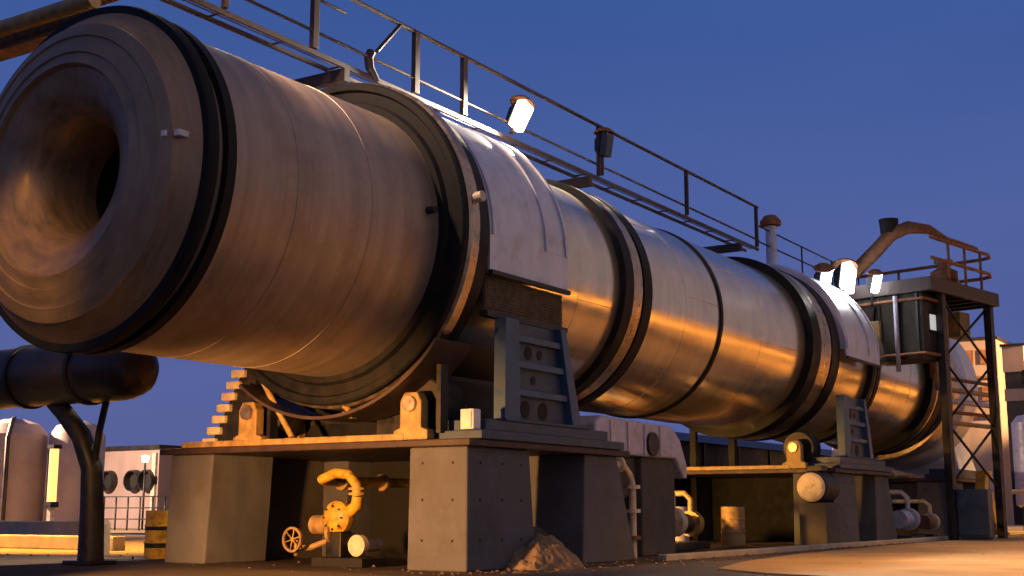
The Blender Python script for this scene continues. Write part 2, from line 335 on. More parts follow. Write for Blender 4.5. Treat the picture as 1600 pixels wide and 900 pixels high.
# ------------------------------------------------------------------ CONCRETE PIERS
def pier(label, at):
    p = thing('concrete_pier', label, 'pier', at, 'concrete piers carrying the kiln')
    t0 = at[0]
    c = MB(); c.hexa([(t0, 1.50, 0), (t0 + 1.95, 1.50, 0), (t0 + 1.95, 2.6, 0), (t0, 2.6, 0)], [(t0, 1.53, 1.84), (t0 + 1.75, 1.53, 1.84), (t0 + 1.75, 2.6, 1.84), (t0, 2.6, 1.84)])
    c.build('column', 'concrete', p, .03)
    pc = [o for o in p.children if o.name.startswith('column')][0]
    for l_ in (1.78, 2.34):
        for z_ in (.45, 1.05, 1.6): MB().lathe([(-.004, 0), (-.004, .022), (.02, .03)], (t0 + .002, l_, z_), 't', 12).build('tie_hole', 'black', pc)
    for x_ in (.35, .95, 1.5):
        for z_ in (.45, 1.05, 1.6): MB().lathe([(.006, 0), (.006, .022), (-.02, .03)], (t0 + x_, 2.6, z_), 'l', 12).build('tie_hole', 'black', pc)
    c = MB(); c.hexa([(t0, -3.75, 0), (t0 + 1.5, -3.75, 0), (t0 + 1.5, -2.78, 0), (t0, -2.78, 0)], [(t0, -3.68, 1.84), (t0 + 1.5, -3.68, 1.84), (t0 + 1.5, -2.66, 1.84), (t0, -2.66, 1.84)])
    c.build('column', 'concrete', p, .03)
    c = MB(); c.hexa([(t0 + 3.45, 1.3, 0), (t0 + 5.4, 1.3, 0), (t0 + 5.4, 2.6, 0), (t0 + 3.45, 2.6, 0)], [(t0 + 3.55, 1.3, 1.84), (t0 + 4.7, 1.3, 1.84), (t0 + 4.7, 2.6, 1.84), (t0 + 3.55, 2.6, 1.84)])
    c.build('column', 'concrete', p, .03)
    c = MB(); c.box((t0 + 3.6, t0 + 5.0), (-3.7, -2.7), (0, 1.84)); c.build('column', 'concrete', p, .03)
    c = MB(); c.box((t0 + 4.3, t0 + 4.55), (-2.68, 1.28), (0, 1.84)); c.build('recess_shade_wall', 'black', p)  # wall added and coloured black for the shade inside the recess
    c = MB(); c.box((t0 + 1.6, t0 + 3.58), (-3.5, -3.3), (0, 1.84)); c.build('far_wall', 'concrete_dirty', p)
    c = MB(); c.prism([(t0 + 1.9, 0), (t0 + 3.5, 0), (t0 + 3.5, .35), (t0 + 2.9, .62), (t0 + 2.0, .60)], 'l', 1.7, 2.1); c.build('low_wall', 'concrete_dirty', p, .02)
    c = MB(); c.box((t0 - .12, t0 + 5.0), (-3.85, 2.72), (1.845, 1.95)); c.build('top_slab', 'brown_rail', p, .015)
    c = MB(); c.box((t0 - .13, t0 + .1), (-3.3, 1.5), (1.952, 2.05)); c.build('edge_beam', 'ochre', p, .01)
    c = MB(); c.box((t0 + .15, t0 + 4.7), (1.75, 2.76), (1.955, 2.09)); c.box((t0 + .35, t0 + 4.2), (1.85, 2.70), (2.09, 2.26)); c.build('bed_plate', 'blue_dark', p, .015)
    return p
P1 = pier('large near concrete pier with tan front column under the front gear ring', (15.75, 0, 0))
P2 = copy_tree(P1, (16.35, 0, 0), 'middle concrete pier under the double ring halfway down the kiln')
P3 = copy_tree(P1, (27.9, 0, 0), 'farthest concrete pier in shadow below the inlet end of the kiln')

# blue leg frame standing on the pier, carrying the guard
def leg_frame(label, at):
    t0 = at[0]; f = thing('leg_frame', label, 'steel frame', at, 'blue leg frames under the gear guards')
    zb, zt = 2.265, 3.90
    a = MB(); a.hexa([(t0, 2.42, zb), (t0 + .45, 2.42, zb), (t0 + .45, 2.64, zb), (t0, 2.64, zb)], [(t0 + .02, 2.42, zt), (t0 + .42, 2.42, zt), (t0 + .42, 2.64, zt), (t0 + .02, 2.64, zt)]); a.build('flange', 'blue', f, .01)
    a = MB(); a.hexa([(t0 + 2.12, 2.42, zb), (t0 + 2.42, 2.42, zb), (t0 + 2.42, 2.64, zb), (t0 + 2.12, 2.64, zb)], [(t0 + 1.72, 2.42, zt), (t0 + 1.90, 2.42, zt), (t0 + 1.90, 2.64, zt), (t0 + 1.72, 2.64, zt)]); a.build('flange', 'blue', f, .01)
    a = MB(); a.prism([(t0 + .44, zb), (t0 + 2.13, zb), (t0 + 1.73, zt), (t0 + .42, zt)], 'l', 2.46, 2.50); a.build('web_plate', 'blue_dark', f)
    for z in (2.75, 3.2, 3.62):
        xr = t0 + 2.12 - (z - zb) / (zt - zb) * .4
        a = MB(); a.box((t0 + .452, xr - .01), (2.505, 2.60), (z - .05, z + .05)); a.build('stiffener', 'blue', f, .005)
    for (x, z, r) in ((.9, 3.42, .11), (1.25, 3.42, .08), (.8, 2.5, .14), (1.35, 2.5, .14), (1.05, 2.98, .07)):
        MB().lathe([(2.502, 0), (2.502, r), (2.512, r), (2.512, 0)], (t0 + x, 0, z), 'l', 20).build('lightening_hole', 'black', f)
    
    a = MB(); a.box((t0 - .1, t0 + 2.55), (2.36, 2.72), (2.262, 2.30)); a.build('foot_plate', 'blue_dark', f, .006)
    return f
F1 = leg_frame('flared blue steel leg frame standing on the near concrete pier', (16.72, 0, 2.26))
F2 = copy_tree(F1, (16.35, 0, 0), 'distant flared blue steel leg frame standing on the middle pier')

# back plate / drive casing behind the blue leg on pier
cs = thing('drive_casing', 'dark steel drive casing on the near pier behind the blue leg', 'machine', (16.9, 1.4, 1.96))
MB().box((16.45, 19.4), (.3, 1.6), (1.955, 3.0)).build('casing', 'dark_steel', cs, .04)
MB().box((16.4, 19.2), (.45, 1.45), (3.0, 3.06)).build('casing_lid', 'dark_steel', cs, .02)

lc = thing('dark_backing', 'low black backing added on the near pier between the two rollers', 'casing', (16.9, -.9, 1.955))  # added dark backing that closes the sky gap under the kiln
MB().prism([(-2.3, 1.955), (.28, 1.955), (.28, 2.9), (-.6, 2.93), (-1.4, 2.97), (-2.3, 3.25)], 't', 16.9, 18.9).build('casing', 'matte_dark', lc, .03)
MB().box((16.86, 16.9), (-2.2, .2), (2.35, 2.42)).build('backing_rib', 'dark_steel', lc)
cg = thing('dark_backdrop', 'long low black backdrop added behind the kiln between the piers', 'backdrop', (45, -6.6, 0))  # added dark backdrop that hides the sky between the piers
MB().box((23, 75), (-8.2, -6), (0, 3.3)).build('wall', 'olive', cg)
MB().prism([(-8.4, 3.302), (-5.8, 3.302), (-7.1, 3.75)], 't', 22.8, 75.2).build('roof', 'dark_steel', cg)
for k in range(16): MB().box((24 + k * 3.2, 24.12 + k * 3.2), (-5.998, -5.93), (0, 3.29)).build('wall_rib', 'dark_steel', cg)
# support rollers with bearing housings
def roller(label, l, at):
    r = thing('support_roller', label, 'roller', at, 'support rollers under the kiln')
    t = at[0]
    MB().lathe([(-.5, .0), (-.5, .1), (-.28, .1), (-.28, .40), (-.25, .43), (.25, .43), (.28, .40), (.28, .1), (.5, .1), (.5, 0)], (t, l, 2.5), 't', 48).build('roller', 'dark_steel', r)
    for s in (-1, 1):
        h = MB(); x = t + s * .52
        h.prism([(l - .32, 1.955), (l + .32, 1.955), (l + .32, 2.1), (l + .2, 2.14), (l + .2, 2.55), (l + .12, 2.68), (l - .12, 2.68), (l - .2, 2.55), (l - .2, 2.14), (l - .32, 2.1)], 't', x - .1, x + .1)
        ho = h.build('bearing_housing', 'ochre', r, .02)
        MB().lathe([(s * .1, 0), (s * .1, .13), (s * .15, .12), (s * .15, 0)], (x, l, 2.5), 't', 20).build('bearing_cap', 'rim', ho)
    return r
R1 = roller('ochre housed support roller on the near pier by the blue leg', 1.62, (16.25, 1.62, 1.955))
R2 = copy_tree(R1, (0, -3.4, 0), 'ochre housed support roller on the far side of the near pier top')
R3 = copy_tree(R1, (16.35, 0, 0), 'ochre housed support roller on the middle pier')

# small white box on slab corner
wb = thing('junction_box', 'small white junction box on the front corner of the near pier', 'junction box', (15.9, 2.55, 2.09))
MB().box((15.82, 16.02), (2.42, 2.66), (2.095, 2.40)).build('box', 'white', wb, .015)
MB().box((15.80, 15.818), (2.45, 2.63), (2.12, 2.37)).build('lid', 'white', wb, .005)
MB().tube([(16.05, 2.55, 2.30), (16.12, 2.55, 2.30), (16.15, 2.55, 2.1)], .025, 10).build('cable', 'dark_steel', wb)

# slanted braces on pier front
for (a_, b_, lab) in (((-1.73, 3.25), (-.88, 2.07), 'thin slanted ochre brace under the kiln, left of the pair'), ((-.40, 3.0), (.33, 2.45), 'short slanted ochre brace under the kiln, right of the pair')):
    br = thing('brace_bar', lab, 'brace', (15.75, a_[0], 2.05), 'slanted braces on the near pier')
    MB().tube([(15.75, a_[0], a_[1]), (15.75, b_[0], b_[1])], .05, 8).build('bar', 'ochre', br)
    MB().box((15.68, 15.82), (b_[0] - .1, b_[0] + .1), (b_[1] - .12, b_[1] - .01)).build('foot_plate', 'ochre', br, .01)
tr = thing('drip_tray', 'dark curved drip tray hanging under the large gear ring', 'tray', (15.9, 0, 2.4))
MB().lathe([(15.4, 2.84), (15.4, 2.89), (16.35, 2.89), (16.35, 2.84)], C, 't', 40, True, R(-128), R(-38)).build('tray', 'brown_rail', tr)
for a in (-120, -46):
    l = 2.92 * math.cos(R(a)); z = ZC + 2.90 * math.sin(R(a))
    MB().box((15.8, 16.0), (l - .04, l + .04), (2.055, z - .01)).build('tray_leg', 'dark_steel', tr)

# lit stepped stack at left side of pier: pinion drive with cream fins
pd = thing('fin_cooler', 'stepped stack of cream finned blocks at the far edge of the near pier', 'cooler', (15.9, -2.5, 1.955))
for i in range(7):
    z = 1.98 + i * .19; l = -2.92 + i * .105
    MB().box((15.72, 16.1), (l, l + .30), (z, z + .13)).build('fin_block', 'cream', pd, .02)
MB().hexa([(15.8, -2.8, 1.957), (16.3, -2.8, 1.957), (16.3, -1.9, 1.957), (15.8, -1.9, 1.957)], [(15.8, -2.05, 3.3), (16.3, -2.05, 3.3), (16.3, -1.75, 3.3), (15.8, -1.75, 3.3)]).build('back_plate', 'dark_steel', pd)

# ------------------------------------------------------------------ WALKWAY above the kiln
wk = thing('walkway', 'long brown steel walkway with railings above the back of the kiln', 'walkway', (16, -1.6, 0))
ZD = 8.82; ZT = 10.15; ZM = 9.25
TW0, TW1 = 2.0, 36.7
def rail(name, pts, r=.035): MB().tube(pts, r, 8).build(name, 'brown_rail', wk)
L1_, L2_ = -1.0, -1.45
MB().box((TW0, TW1), (L1_ - .05, L1_ + .0), (ZD - .04, ZD + .05)).build('stringer', 'brown_rail', wk)
MB().box((TW0, TW1), (L2_ - .0, L2_ + .04), (ZD - .03, ZD + .05)).build('stringer', 'brown_rail', wk)
gr = MB()
for i in range(int((TW1 - TW0) / 1.5)):
    x = TW0 + i * 1.5; gr.box((x, x + .02), (L2_ + .05, L1_ - .05), (ZD, ZD + .03))
for l in (-1.25,): gr.box((TW0, TW1), (l - .01, l + .01), (ZD + .031, ZD + .05))
gr.build('grating', 'brown_rail', wk)
rail('top_rail', [(17.9, L1_, ZD + .56), (18.6, L1_, ZT - .02), (19.31, L1_, ZT), (TW1, L1_, ZT)], .042)
rail('top_rail', [(TW0, L1_, ZT), (17.3, L1_, ZT), (19.31, L1_, ZT)], .042)
rail('mid_rail', [(TW0, L1_, ZM + .02), (TW1, L1_, ZM - .14)], .03)
rail('top_rail', [(TW0, L2_, ZT - .05), (17.5, L2_, ZT - .05)], .03)
for t in (2.5, 5.5, 8.5, 11.5, 14, 16.15, 19.1, 20.75, 26.5, 31.5, 36.55):
    w = .075 if t in (16.15, 19.1, 20.75) else .045
    MB().box((t - w, t + w), (L1_ - .05, L1_ + .05), (ZD + .07, ZT)).build('post', 'brown_rail', wk, .01)
MB().tube([(17.73, L1_, ZM + .06), (17.66, L1_, ZM - .08), (17.70, L1_, ZM - .26), (17.92, L1_, ZD - .02)], [.09, .09, .085, .06], 10).build('bent_post', 'brown_rail', wk)
for t in (8.0, 17.0, 26.0, 35.2):
    MB().box((t - .09, t + .09), (-2.75, -2.57), (1.95 if t in (17.0,) else 0, ZD - .30)).build('support_column', 'dark_steel', wk)
    MB().box((t - .07, t + .07), (-2.9, -.95), (ZD - .298, ZD - .062)).build('cross_beam', 'brown_rail', wk)
for z in (ZD + .75, ZD + .25): rail('mid_rail', [(TW1, L1_, z), (46.5, L1_, z)], .026)
for t in (40.5, 43.5, 46.5): MB().tube([(t, L1_, 7.45), (t, L1_, ZD + .75)], .03, 8).build('post', 'brown_rail', wk)
def floodlight(t, l, z0, z1, aim, label, lit, group='floodlights along the walkway', mt='lamp_white', sz=1.0, energy=0, color=(1, .72, .42), spot=None, cone=R(120), tilt=(0, 0)):
    f = thing('floodlight', label, 'floodlight', (t, l, z0), group)
    MB().tube([(t, l, z0), (t, l, z1 - .1 * sz)], .035 * sz, 8).build('stem', 'brown_rail', f)
    hb = MB(); d = aim
    w, h, dp = .2 * sz, .3 * sz, .17 * sz
    hb.hexa([(t - w * .9, l - dp * .2, z1 - h * .9), (t + w * .9, l - dp * .2, z1 - h * .9), (t + w * .9, l - dp * .2 + .08 * d, z1 + h), (t - w * .9, l - dp * .2 + .08 * d, z1 + h)],
            [(t - w * .5, l - dp, z1 - h * .4), (t + w * .5, l - dp, z1 - h * .4), (t + w * .5, l - dp, z1 + h * .6), (t - w * .5, l - dp, z1 + h * .6)])
    hb.build('housing', 'dark_steel', f, .02)
    gl = MB(); gl.hexa([(t - w * .75, l + dp, z1 - h * .95), (t + w * .75, l + dp, z1 - h * .95), (t + w * .9, l + dp + .08 * d, z1 + h * .98), (t - w * .9, l + dp + .08 * d, z1 + h * .98)],
            [(t - w * .75, l - dp * .15, z1 - h * .85), (t + w * .75, l - dp * .15, z1 - h * .85), (t + w * .88, l - dp * .15 + .08 * d, z1 + h * .98), (t - w * .88, l - dp * .15 + .08 * d, z1 + h * .98)])
    gl.build('lens', mt if lit else 'glass', f, .03)
    MB().lathe([(0, w * 1.25), (.03 * sz, w * 1.3), (.12 * sz, w * .7), (.14 * sz, 0)], (t, l + .05, z1 + h + .01), 'z', 20).build('visor', 'rust', f)
    f.rotation_euler = (tilt[0], tilt[1], HEAD)
    if energy:
        ld = bpy.data.lights.new('floodlight_bulb', 'SPOT'); ld.energy = energy; ld.color = color
        ld.spot_size = cone; ld.spot_blend = .6; ld.shadow_soft_size = .15
        lo = bpy.data.objects.new('floodlight_bulb', ld); COL.objects.link(lo)
        p = K(t, l + dp + .35 * sz, z1 - .1); lo.location = p
        tgt = K(*spot); lo.rotation_euler = (tgt - p).to_track_quat('-Z', 'Y').to_euler()
    return f
floodlight(22.46, -.95, ZD + .07, 9.35, 1, 'lit white floodlight on the walkway above the grey gear guard', True, sz=1.1, tilt=(.1, .33), energy=9000, spot=(19.6, 2.0, 6.2), cone=R(150), color=(1, .82, .64), mt='lamp_white')
floodlight(26.5, -.9, ZD + .07, 9.62, 1, 'unlit rusty floodlight on the walkway above the second kiln ring', False, sz=1.0)
# sodium lamp out of the frame, up on the near end of the walkway (lights the top of the near shell)
floodlight(12.2, -.55, ZD + .07, 10.2, 1, 'lit floodlight on the walkway above the open end of the kiln', True, sz=1.2, energy=2000, spot=(15.0, 1.0, 7.2), color=(1, .62, .38), cone=R(88))

vp = thing('vent_pipe', 'short grey vent pipe with dark red cap above the middle pier', 'vent pipe', (37.75, -1, 0))
MB().tube([(37.75, -1, 7.2), (37.75, -1, 9.75)], .17, 20).build('pipe', 'lilac', vp)
MB().lathe([(0, 0), (0, .33), (.12, .34), (.3, .2), (.36, 0)], (37.75, -1, 9.78), 'z', 24).build('cap', 'rust', vp)
MB().box((37.6, 37.9), (-1.15, -.85), (7.0, 7.25)).build('base', 'dark_steel', vp)
MB().box((37.62, 37.88), (-2.6, -2.4), (0, 7.0)).build('base', 'dark_steel', vp)
MB().box((37.65, 37.85), (-2.6, -.85), (6.9, 6.998)).build('base', 'dark_steel', vp)

# rusty gantry above the open end
ga = thing('overhead_gantry', 'rusty steel gantry crossing over the open end of the kiln', 'gantry', (12.2, -5.4, 0))
MB().box((12.0, 12.35), (-9, -1.85), (8.15, 8.2)).box((12.15, 12.2), (-9, -1.85), (8.2, 8.6)).box((12.0, 12.35), (-9, -1.85), (8.6, 8.65)).build('beam', 'rust', ga)
MB().box((12.0, 12.35), (-5.6, -5.25), (0, 8.148)).build('column', 'rust', ga, .01)
MB().tube([(11.85, -9, 8.4), (11.85, -1.5, 8.4)], .12, 12).build('pipe', 'ochre', ga)
MB().tube([(12.5, -9, 8.75), (12.5, -1.5, 8.75)], .07, 12).build('pipe', 'rust', ga)

# ------------------------------------------------------------------ INLET END: hood, platform
hd = thing('inlet_hood', 'grey steel inlet hood closing the far end of the kiln', 'hood', (48.5, 0, 0))
MB().lathe([(46.0, 2.1), (46.0, 2.5), (46.3, 2.72), (47.6, 2.80), (47.6, 2.1)], C, 't', 96, True).build('seal_ring', 'cover', hd)
MB().hexa([(47.6, -3, 1.2), (50.8, -3, 1.2), (50.8, 2.2, 1.2), (47.6, 2.2, 1.2)], [(47.6, -2.2, 6.2), (47.9, -2.2, 6.2), (47.9, 1.3, 6.2), (47.6, 1.3, 6.2)]).build('chamber', 'cover', hd, .06)
MB().box((47.8, 51.8), (-2.6, 2.6), (0, 1.2)).build('plinth', 'concrete_dirty', hd)

PZ = 7.62; PT, PL = 38.3, 3.75; PA = R(12)      # near corner; the platform is turned 12 degrees off the kiln
def turn(o): o.rotation_euler = (0, 0, HEAD - PA); return o
def pthing(name, label, cat, z, group=None): return turn(thing(name, label, cat, (PT, PL, z), group))
pf = pthing('service_platform', 'dark raised steel platform with rusty railing above the inlet end', 'platform', 0)
def px(a, b): return (PT + a, PT + b)
def py(a, b): return (PL + a, PL + b)
MB().box(px(.1, 4.5), py(-5.2, -.1), (PZ, PZ + .08)).build('deck', 'dark_steel', pf)
for x, y in ((px(0, 4.6), py(-.1, 0)), (px(0, 4.6), py(-5.3, -5.2)), (px(0, .1), py(-5.2, -.1)), (px(4.5, 4.6), py(-5.2, -.1))):
    MB().box(x, y, (PZ - .26, PZ + .16)).build('edge_girder', 'brown_rail', pf, .01)
for i in range(6): MB().box(px(.5 + i * .72, .6 + i * .72), py(-5.19, -.11), (PZ - .22, PZ - .005)).build('joist', 'dark_steel', pf)
for a, b_ in ((1.0, -.25), (4.3, -.25), (4.3, -5.0), (.3, -5.0)):
    MB().box(px(a - .12, a + .12), py(b_ - .12, b_ + .12), (0, PZ - .23)).build('column', 'dark_steel', pf, .01)
for a, b_ in ((1.3, -.05), (2.4, -.05), (3.5, -.05), (4.5, -.5), (4.5, -1.9), (4.5, -3.4), (4.5, -5.1)):
    MB().tube([(PT + a, PL + b_, PZ + .165), (PT + a, PL + b_, PZ + 1.35)], .045, 8).build('post', 'rust', pf)
for z in (.75, 1.38):
    MB().tube([(PT + .2, PL - .05, PZ + z), (PT + 4.1, PL - .05, PZ + z), (PT + 4.4, PL - .15, PZ + z - .04), (PT + 4.5, PL - .45, PZ + z - .05), (PT + 4.5, PL - 5.1, PZ + z - .05)], .06, 8).build('rail', 'rust', pf)
bx = pthing('control_cabin', 'dark steel control cabin hanging below the inlet platform with one lit window', 'cabin', 5.2)
MB().box(px(.15, 1.35), py(-3.2, -.4), (5.35, 7.355)).build('cabin_body', 'olive', bx, .03)
for k in range(5): MB().box(px(.10, .148), py(-3.1 + k * .62, -3.02 + k * .62), (5.37, 7.34)).build('cabin_rib', 'dark_steel', bx)
for z in (5.5, 7.15): MB().tube([(PT + .02, PL - 3.3, z), (PT + .02, PL - .3, z), (PT + .2, PL - .3, z), (PT + 1.4, PL - .3, z)], .05, 10).build('pipe', 'rust', bx)
MB().tube([(PT + .0, PL - 1.2, 5.0), (PT + .0, PL - 1.2, 7.3)], .07, 10).build('pipe', 'lilac', bx)
MB().box(px(-.04, .098), py(-2.5, -1.75), (5.9, 6.6)).build('switch_panel', 'ochre', bx, .02)
MB().box(px(.55, 1.0), py(-.398, -.37), (6.25, 6.72)).build('window', emit('window_dim', (0.75, 0.80, 0.78), 0.5), bx)
MB().box(px(.48, 1.07), py(-.398, -.35), (6.17, 6.245)).box(px(.48, 1.07), py(-.398, -.35), (6.725, 6.8)).build('window_frame', 'black', bx)
br = pthing('cross_brace', 'thin dark cross bracing between the inlet platform columns', 'brace', 4)
for k in range(3):
    z0 = 1.6 + k * 1.9
    MB().tube([(PT + 4.18, PL - .25, z0), (PT + 1.12, PL - .25, z0 + 1.8)], .04, 8).build('bar', 'dark_steel', br)
    MB().tube([(PT + 1.12, PL - .33, z0), (PT + 4.18, PL - .33, z0 + 1.8)], .04, 8).build('bar', 'dark_steel', br)
cp = pthing('cable_tray', 'rusty bundle of thin pipes and trays dropping from the inlet platform', 'pipes', 3)
for k in range(5):
    x = PT + 1.5 + k * .28
    MB().tube([(x, PL - .9, PZ - .27), (x, PL - .9, 5.4 - .35 * k), (x + .4, PL - 1.1, 5.0 - .35 * k), (x + 5 - .3 * k, PL - 1.1, 5.0 - .35 * k)], .06 + .015 * (k % 3), 10).build('pipe', ('rust', 'ochre', 'lilac')[k % 3], cp)
MB().box(px(1.4, 2.9), py(-1.3, -1.0), (5.5, 5.56)).build('tray', 'dark_steel', cp)
MB().box(px(3.0, 3.7), py(-1.1, -.6), (6.3, 7.1)).build('switch_box', 'ochre', cp, .02)
cd = pthing('curved_duct', 'rusty orange duct climbing over the inlet platform to a dark cowl', 'duct', PZ)
MB().tube([(PT + .5, PL - 3.2, PZ + .35), (PT + .5, PL - 2.6, PZ + .85), (PT + .5, PL - 2.0, PZ + 1.3), (PT + .5, PL - 1.5, PZ + 1.72), (PT + .7, PL - 1.0, PZ + 1.9), (PT + 1.2, PL - .6, PZ + 1.85), (PT + 1.9, PL - .4, PZ + 1.62)], [.2, .22, .22, .22, .2, .15, .09], 16).build('duct_body', 'rust', cd)
MB().tube([(PT + 1.9, PL - .4, PZ + 1.62), (PT + 2.5, PL - .3, PZ + 1.58), (PT + 3.8, PL - .3, PZ + 1.55)], .08, 12).build('thin_pipe', 'rust', cd)
MB().tube([(PT + .5, PL - 1.55, PZ + 1.75), (PT + .5, PL - 1.55, PZ + 2.2)], [.26, .3], 16).build('cowl', 'black', cd)
vb = pthing('valve_assembly', 'rusty valve assembly at the outer end of the inlet platform', 'valve', PZ)
vc = (PT + 2.7, PL - .9)
MB().lathe([(0, 0), (0, .42), (.12, .42), (.18, .25), (.4, .42), (.65, .42), (.78, .2), (.95, .2), (.95, 0)], (vc[0], vc[1], PZ + .085), 'z', 20).build('valve_body', 'rust', vb)
MB().lathe([(-.03, .24), (-.03, .3), (.03, .3), (.03, .24)], (vc[0], vc[1], PZ + 1.08), 'z', 24, True).build('handwheel', 'ochre', vb)
MB().tube([(vc[0], vc[1], PZ + .6), (vc[0] + .7, vc[1], PZ + .6), (vc[0] + 1.0, vc[1], PZ + .3), (vc[0] + 1.0, vc[1], PZ + .085)], .12, 12).build('outlet_pipe', 'ochre', vb)
# bright lit white hoods at platform's kiln side
for i, (t, l, z, s_) in enumerate(((36.9, .8, 7.75, 1.2), (38.0, 1.15, 8.0, 1.55), (38.7, 1.8, 7.8, 1.0))):
    f = floodlight(t, l, z - .75, z, 1, ['lit white floodlight nearest the kiln guard below the inlet platform', 'largest lit white floodlight beside the rusty curved duct', 'lit white floodlight at the platform edge right of the largest one'][i], True, group='floodlights at the inlet platform', mt='lamp_cool', sz=s_, tilt=((.25, -.5), (-.1, .45), (.2, -.35))[i], energy=(1500, 500, 300)[i], color=(1, .93, .85), spot=((32.5, 1.6, 6.6), (36, 2.6, 5.5), (40, 2.6, 6.0))[i])
    MB().box((t - .1, t + .1), (l - .1, l + .1), (z - 1.4, z - .75)).build('bracket', 'dark_steel', f)

# ------------------------------------------------------------------ LEFT: duct on bent leg, tank, buildings
du = thing('dust_duct', 'thick dark horizontal duct with rounded end on a bent leg', 'duct', (14.4, -5.5, 0))
MB().lathe([(-22, .53), (-3.6, .53), (-3.35, .52), (-3.1, .45), (-2.92, .30), (-2.85, .14), (-2.83, 0)], (14.4, 0, 3.22), 'l', 48).build('duct_body', 'duct', du)
for l in (-5.9, -8.6, -4.3):
    MB().lathe([(l, .53), (l, .57), (l + .09, .57), (l + .09, .53)], (14.4, 0, 3.22), 'l', 48, True).build('flange', 'dark_steel', du)
MB().tube([(14.5, -5.35, 2.8), (14.5, -5.0, 2.55), (14.55, -4.6, 2.15), (14.6, -4.35, 1.6), (14.6, -4.28, .9), (14.6, -4.25, 0)], [.15, .16, .17, .18, .20, .22], 14).build('bent_leg', 'dark_steel', du)
MB().tube([(14.5, -3.95, 2.72), (14.55, -4.15, 2.2), (14.6, -4.3, 1.6)], .06, 10).build('strut', 'dark_steel', du)
MB().box((14.3, 14.9), (-4.6, -3.95), (0.006, .07)).build('foot_plate', 'dark_steel', du, .01)

tk = thing('storage_tank', 'larger pale pink storage tank at the left edge behind the dark duct', 'tank', (31.6, -29.8, 0))
MB().lathe([(0, 1.28), (3.75, 1.28), (4.15, 1.0), (4.35, .4), (4.38, 0)], (31.6, -29.8, 0.02), 'z', 64).build('tank_wall', 'tank', tk)
for z in (1.3, 2.6): MB().lathe([(z, 1.28), (z, 1.31), (z + .08, 1.31), (z + .08, 1.28)], (31.6, -29.8, 0), 'z', 64, True).build('hoop', 'tank', tk)
MB().tube([(30.6, -28.75, 0), (30.6, -28.75, 3.6), (31.0, -29.1, 4.3), (31.5, -29.7, 4.42)], .09, 10).build('riser_pipe', 'duct', tk)
MB().lathe([(0, 0), (0, .28), (.06, .28), (.06, 0)], (30.3, -29.9, .9), 't', 20).build('manhole', 'dark_steel', tk)
tk2 = thing('storage_tank', 'narrow pale tank beside the bright strip lamp, partly behind the bent leg', 'tank', (32.95, -27.7, 0))
MB().lathe([(0, 1.05), (3.7, 1.05), (4.1, .8), (4.3, .3), (4.32, 0)], (32.95, -27.7, 0.02), 'z', 48).build('tank_wall', 'tank', tk2)
MB().lathe([(1.9, 1.05), (1.9, 1.08), (2.0, 1.08), (2.0, 1.05)], (32.95, -27.7, 0), 'z', 48, True).build('hoop', 'tank', tk2)
sl = thing('strip_lamp', 'bright yellow upright strip lamp on a post between two pale tanks', 'lamp', (30.6, -26.0, 0))
MB().box((30.5, 30.7), (-26.1, -25.9), (0, 1.0)).build('post', 'cream', sl)
MB().lathe([(0, 0), (0, .16), (1.9, .16), (1.9, 0)], (30.6, -26.0, 1.2), 'z', 20).build('tube', emit('strip_lit', (1.0, .58, .16), 1.7), sl)
MB().box((30.42, 30.78), (-26.18, -25.82), (1.0, 1.19)).box((30.42, 30.78), (-26.18, -25.82), (3.11, 3.25)).build('socket', 'dark_steel', sl)

bd = thing('plant_building', 'pale pink flat plant building with two round wall fans in the left distance', 'building', (46, -37.5, 0))
MB().box((44.5, 56), (-60, -35.9), (0, 3.9)).build('wall', 'clad', bd)
MB().box((44.3, 56.2), (-60.2, -35.7), (3.902, 4.1)).build('roof', 'dark_steel', bd)
for l in (-37.5, -36.5, -39.4):
    MB().lathe([(-.06, .44), (-.38, .46), (-.38, .52), (0, .55)], (44.5, l, 2.35), 't', 24).build('fan_rim', 'dark_steel', bd)
    MB().lathe([(-.03, 0), (-.03, .46)], (44.5, l, 2.35), 't', 24).build('wall_fan', 'black', bd)
dr = MB(); dr.box((44.42, 44.49), (-40.9, -40.0), (0, 2.2)); dr.build('door', 'dark_steel', bd)
MB().box((44.35, 44.48), (-36.25, -36.0), (.9, 3.7)).build('lit_pilaster', 'cream', bd)

for i, (t, l0, l1, h, lab) in enumerate(((27.2, -40, -20.5, .55, 'farther low concrete wall across the yellow lit yard'), (19.6, -40, -9.6, .32, 'nearer low concrete wall across the yellow lit yard'))):
    lw = MB().box((t, t + .35), (l0, l1), (0.004, h)).build('low_wall', 'kerb', None, .03)
    lw['label'] = lab; lw['category'] = 'wall'; lw['group'] = 'low walls in the yard'
bo_ = thing('bollard', 'short cream bollard at the end of the nearer yard wall', 'bollard', (17.6, -7.6, 0))
MB().lathe([(0, .17), (.62, .16), (.70, .1), (.72, 0)], (17.6, -7.6, .006), 'z', 24).build('post', 'cream', bo_)
for i, (t, l, lab) in enumerate(((16.9, -5.15, 'yellow drum with dark bands nearest the pier'), (17.7, -5.9, 'yellow drum standing behind the one nearest the pier'))):
    d_ = thing('drum', lab, 'drum', (t, l, 0), 'drums beside the near pier')
    MB().lathe([(0, 0), (0, .27), (.28, .27), (.29, .285), (.31, .285), (.32, .27), (.58, .27), (.59, .285), (.61, .285), (.62, .27), (.88, .27), (.88, .24), (.86, .23), (.86, 0)], (t, l, .012), 'z', 32).build('body', 'yellow', d_)
    for z in (.2, .52): MB().lathe([(z, .272), (z, .276), (z + .08, .276), (z + .08, .272)], (t, l, .012), 'z', 32, True).build('band', 'black', d_)

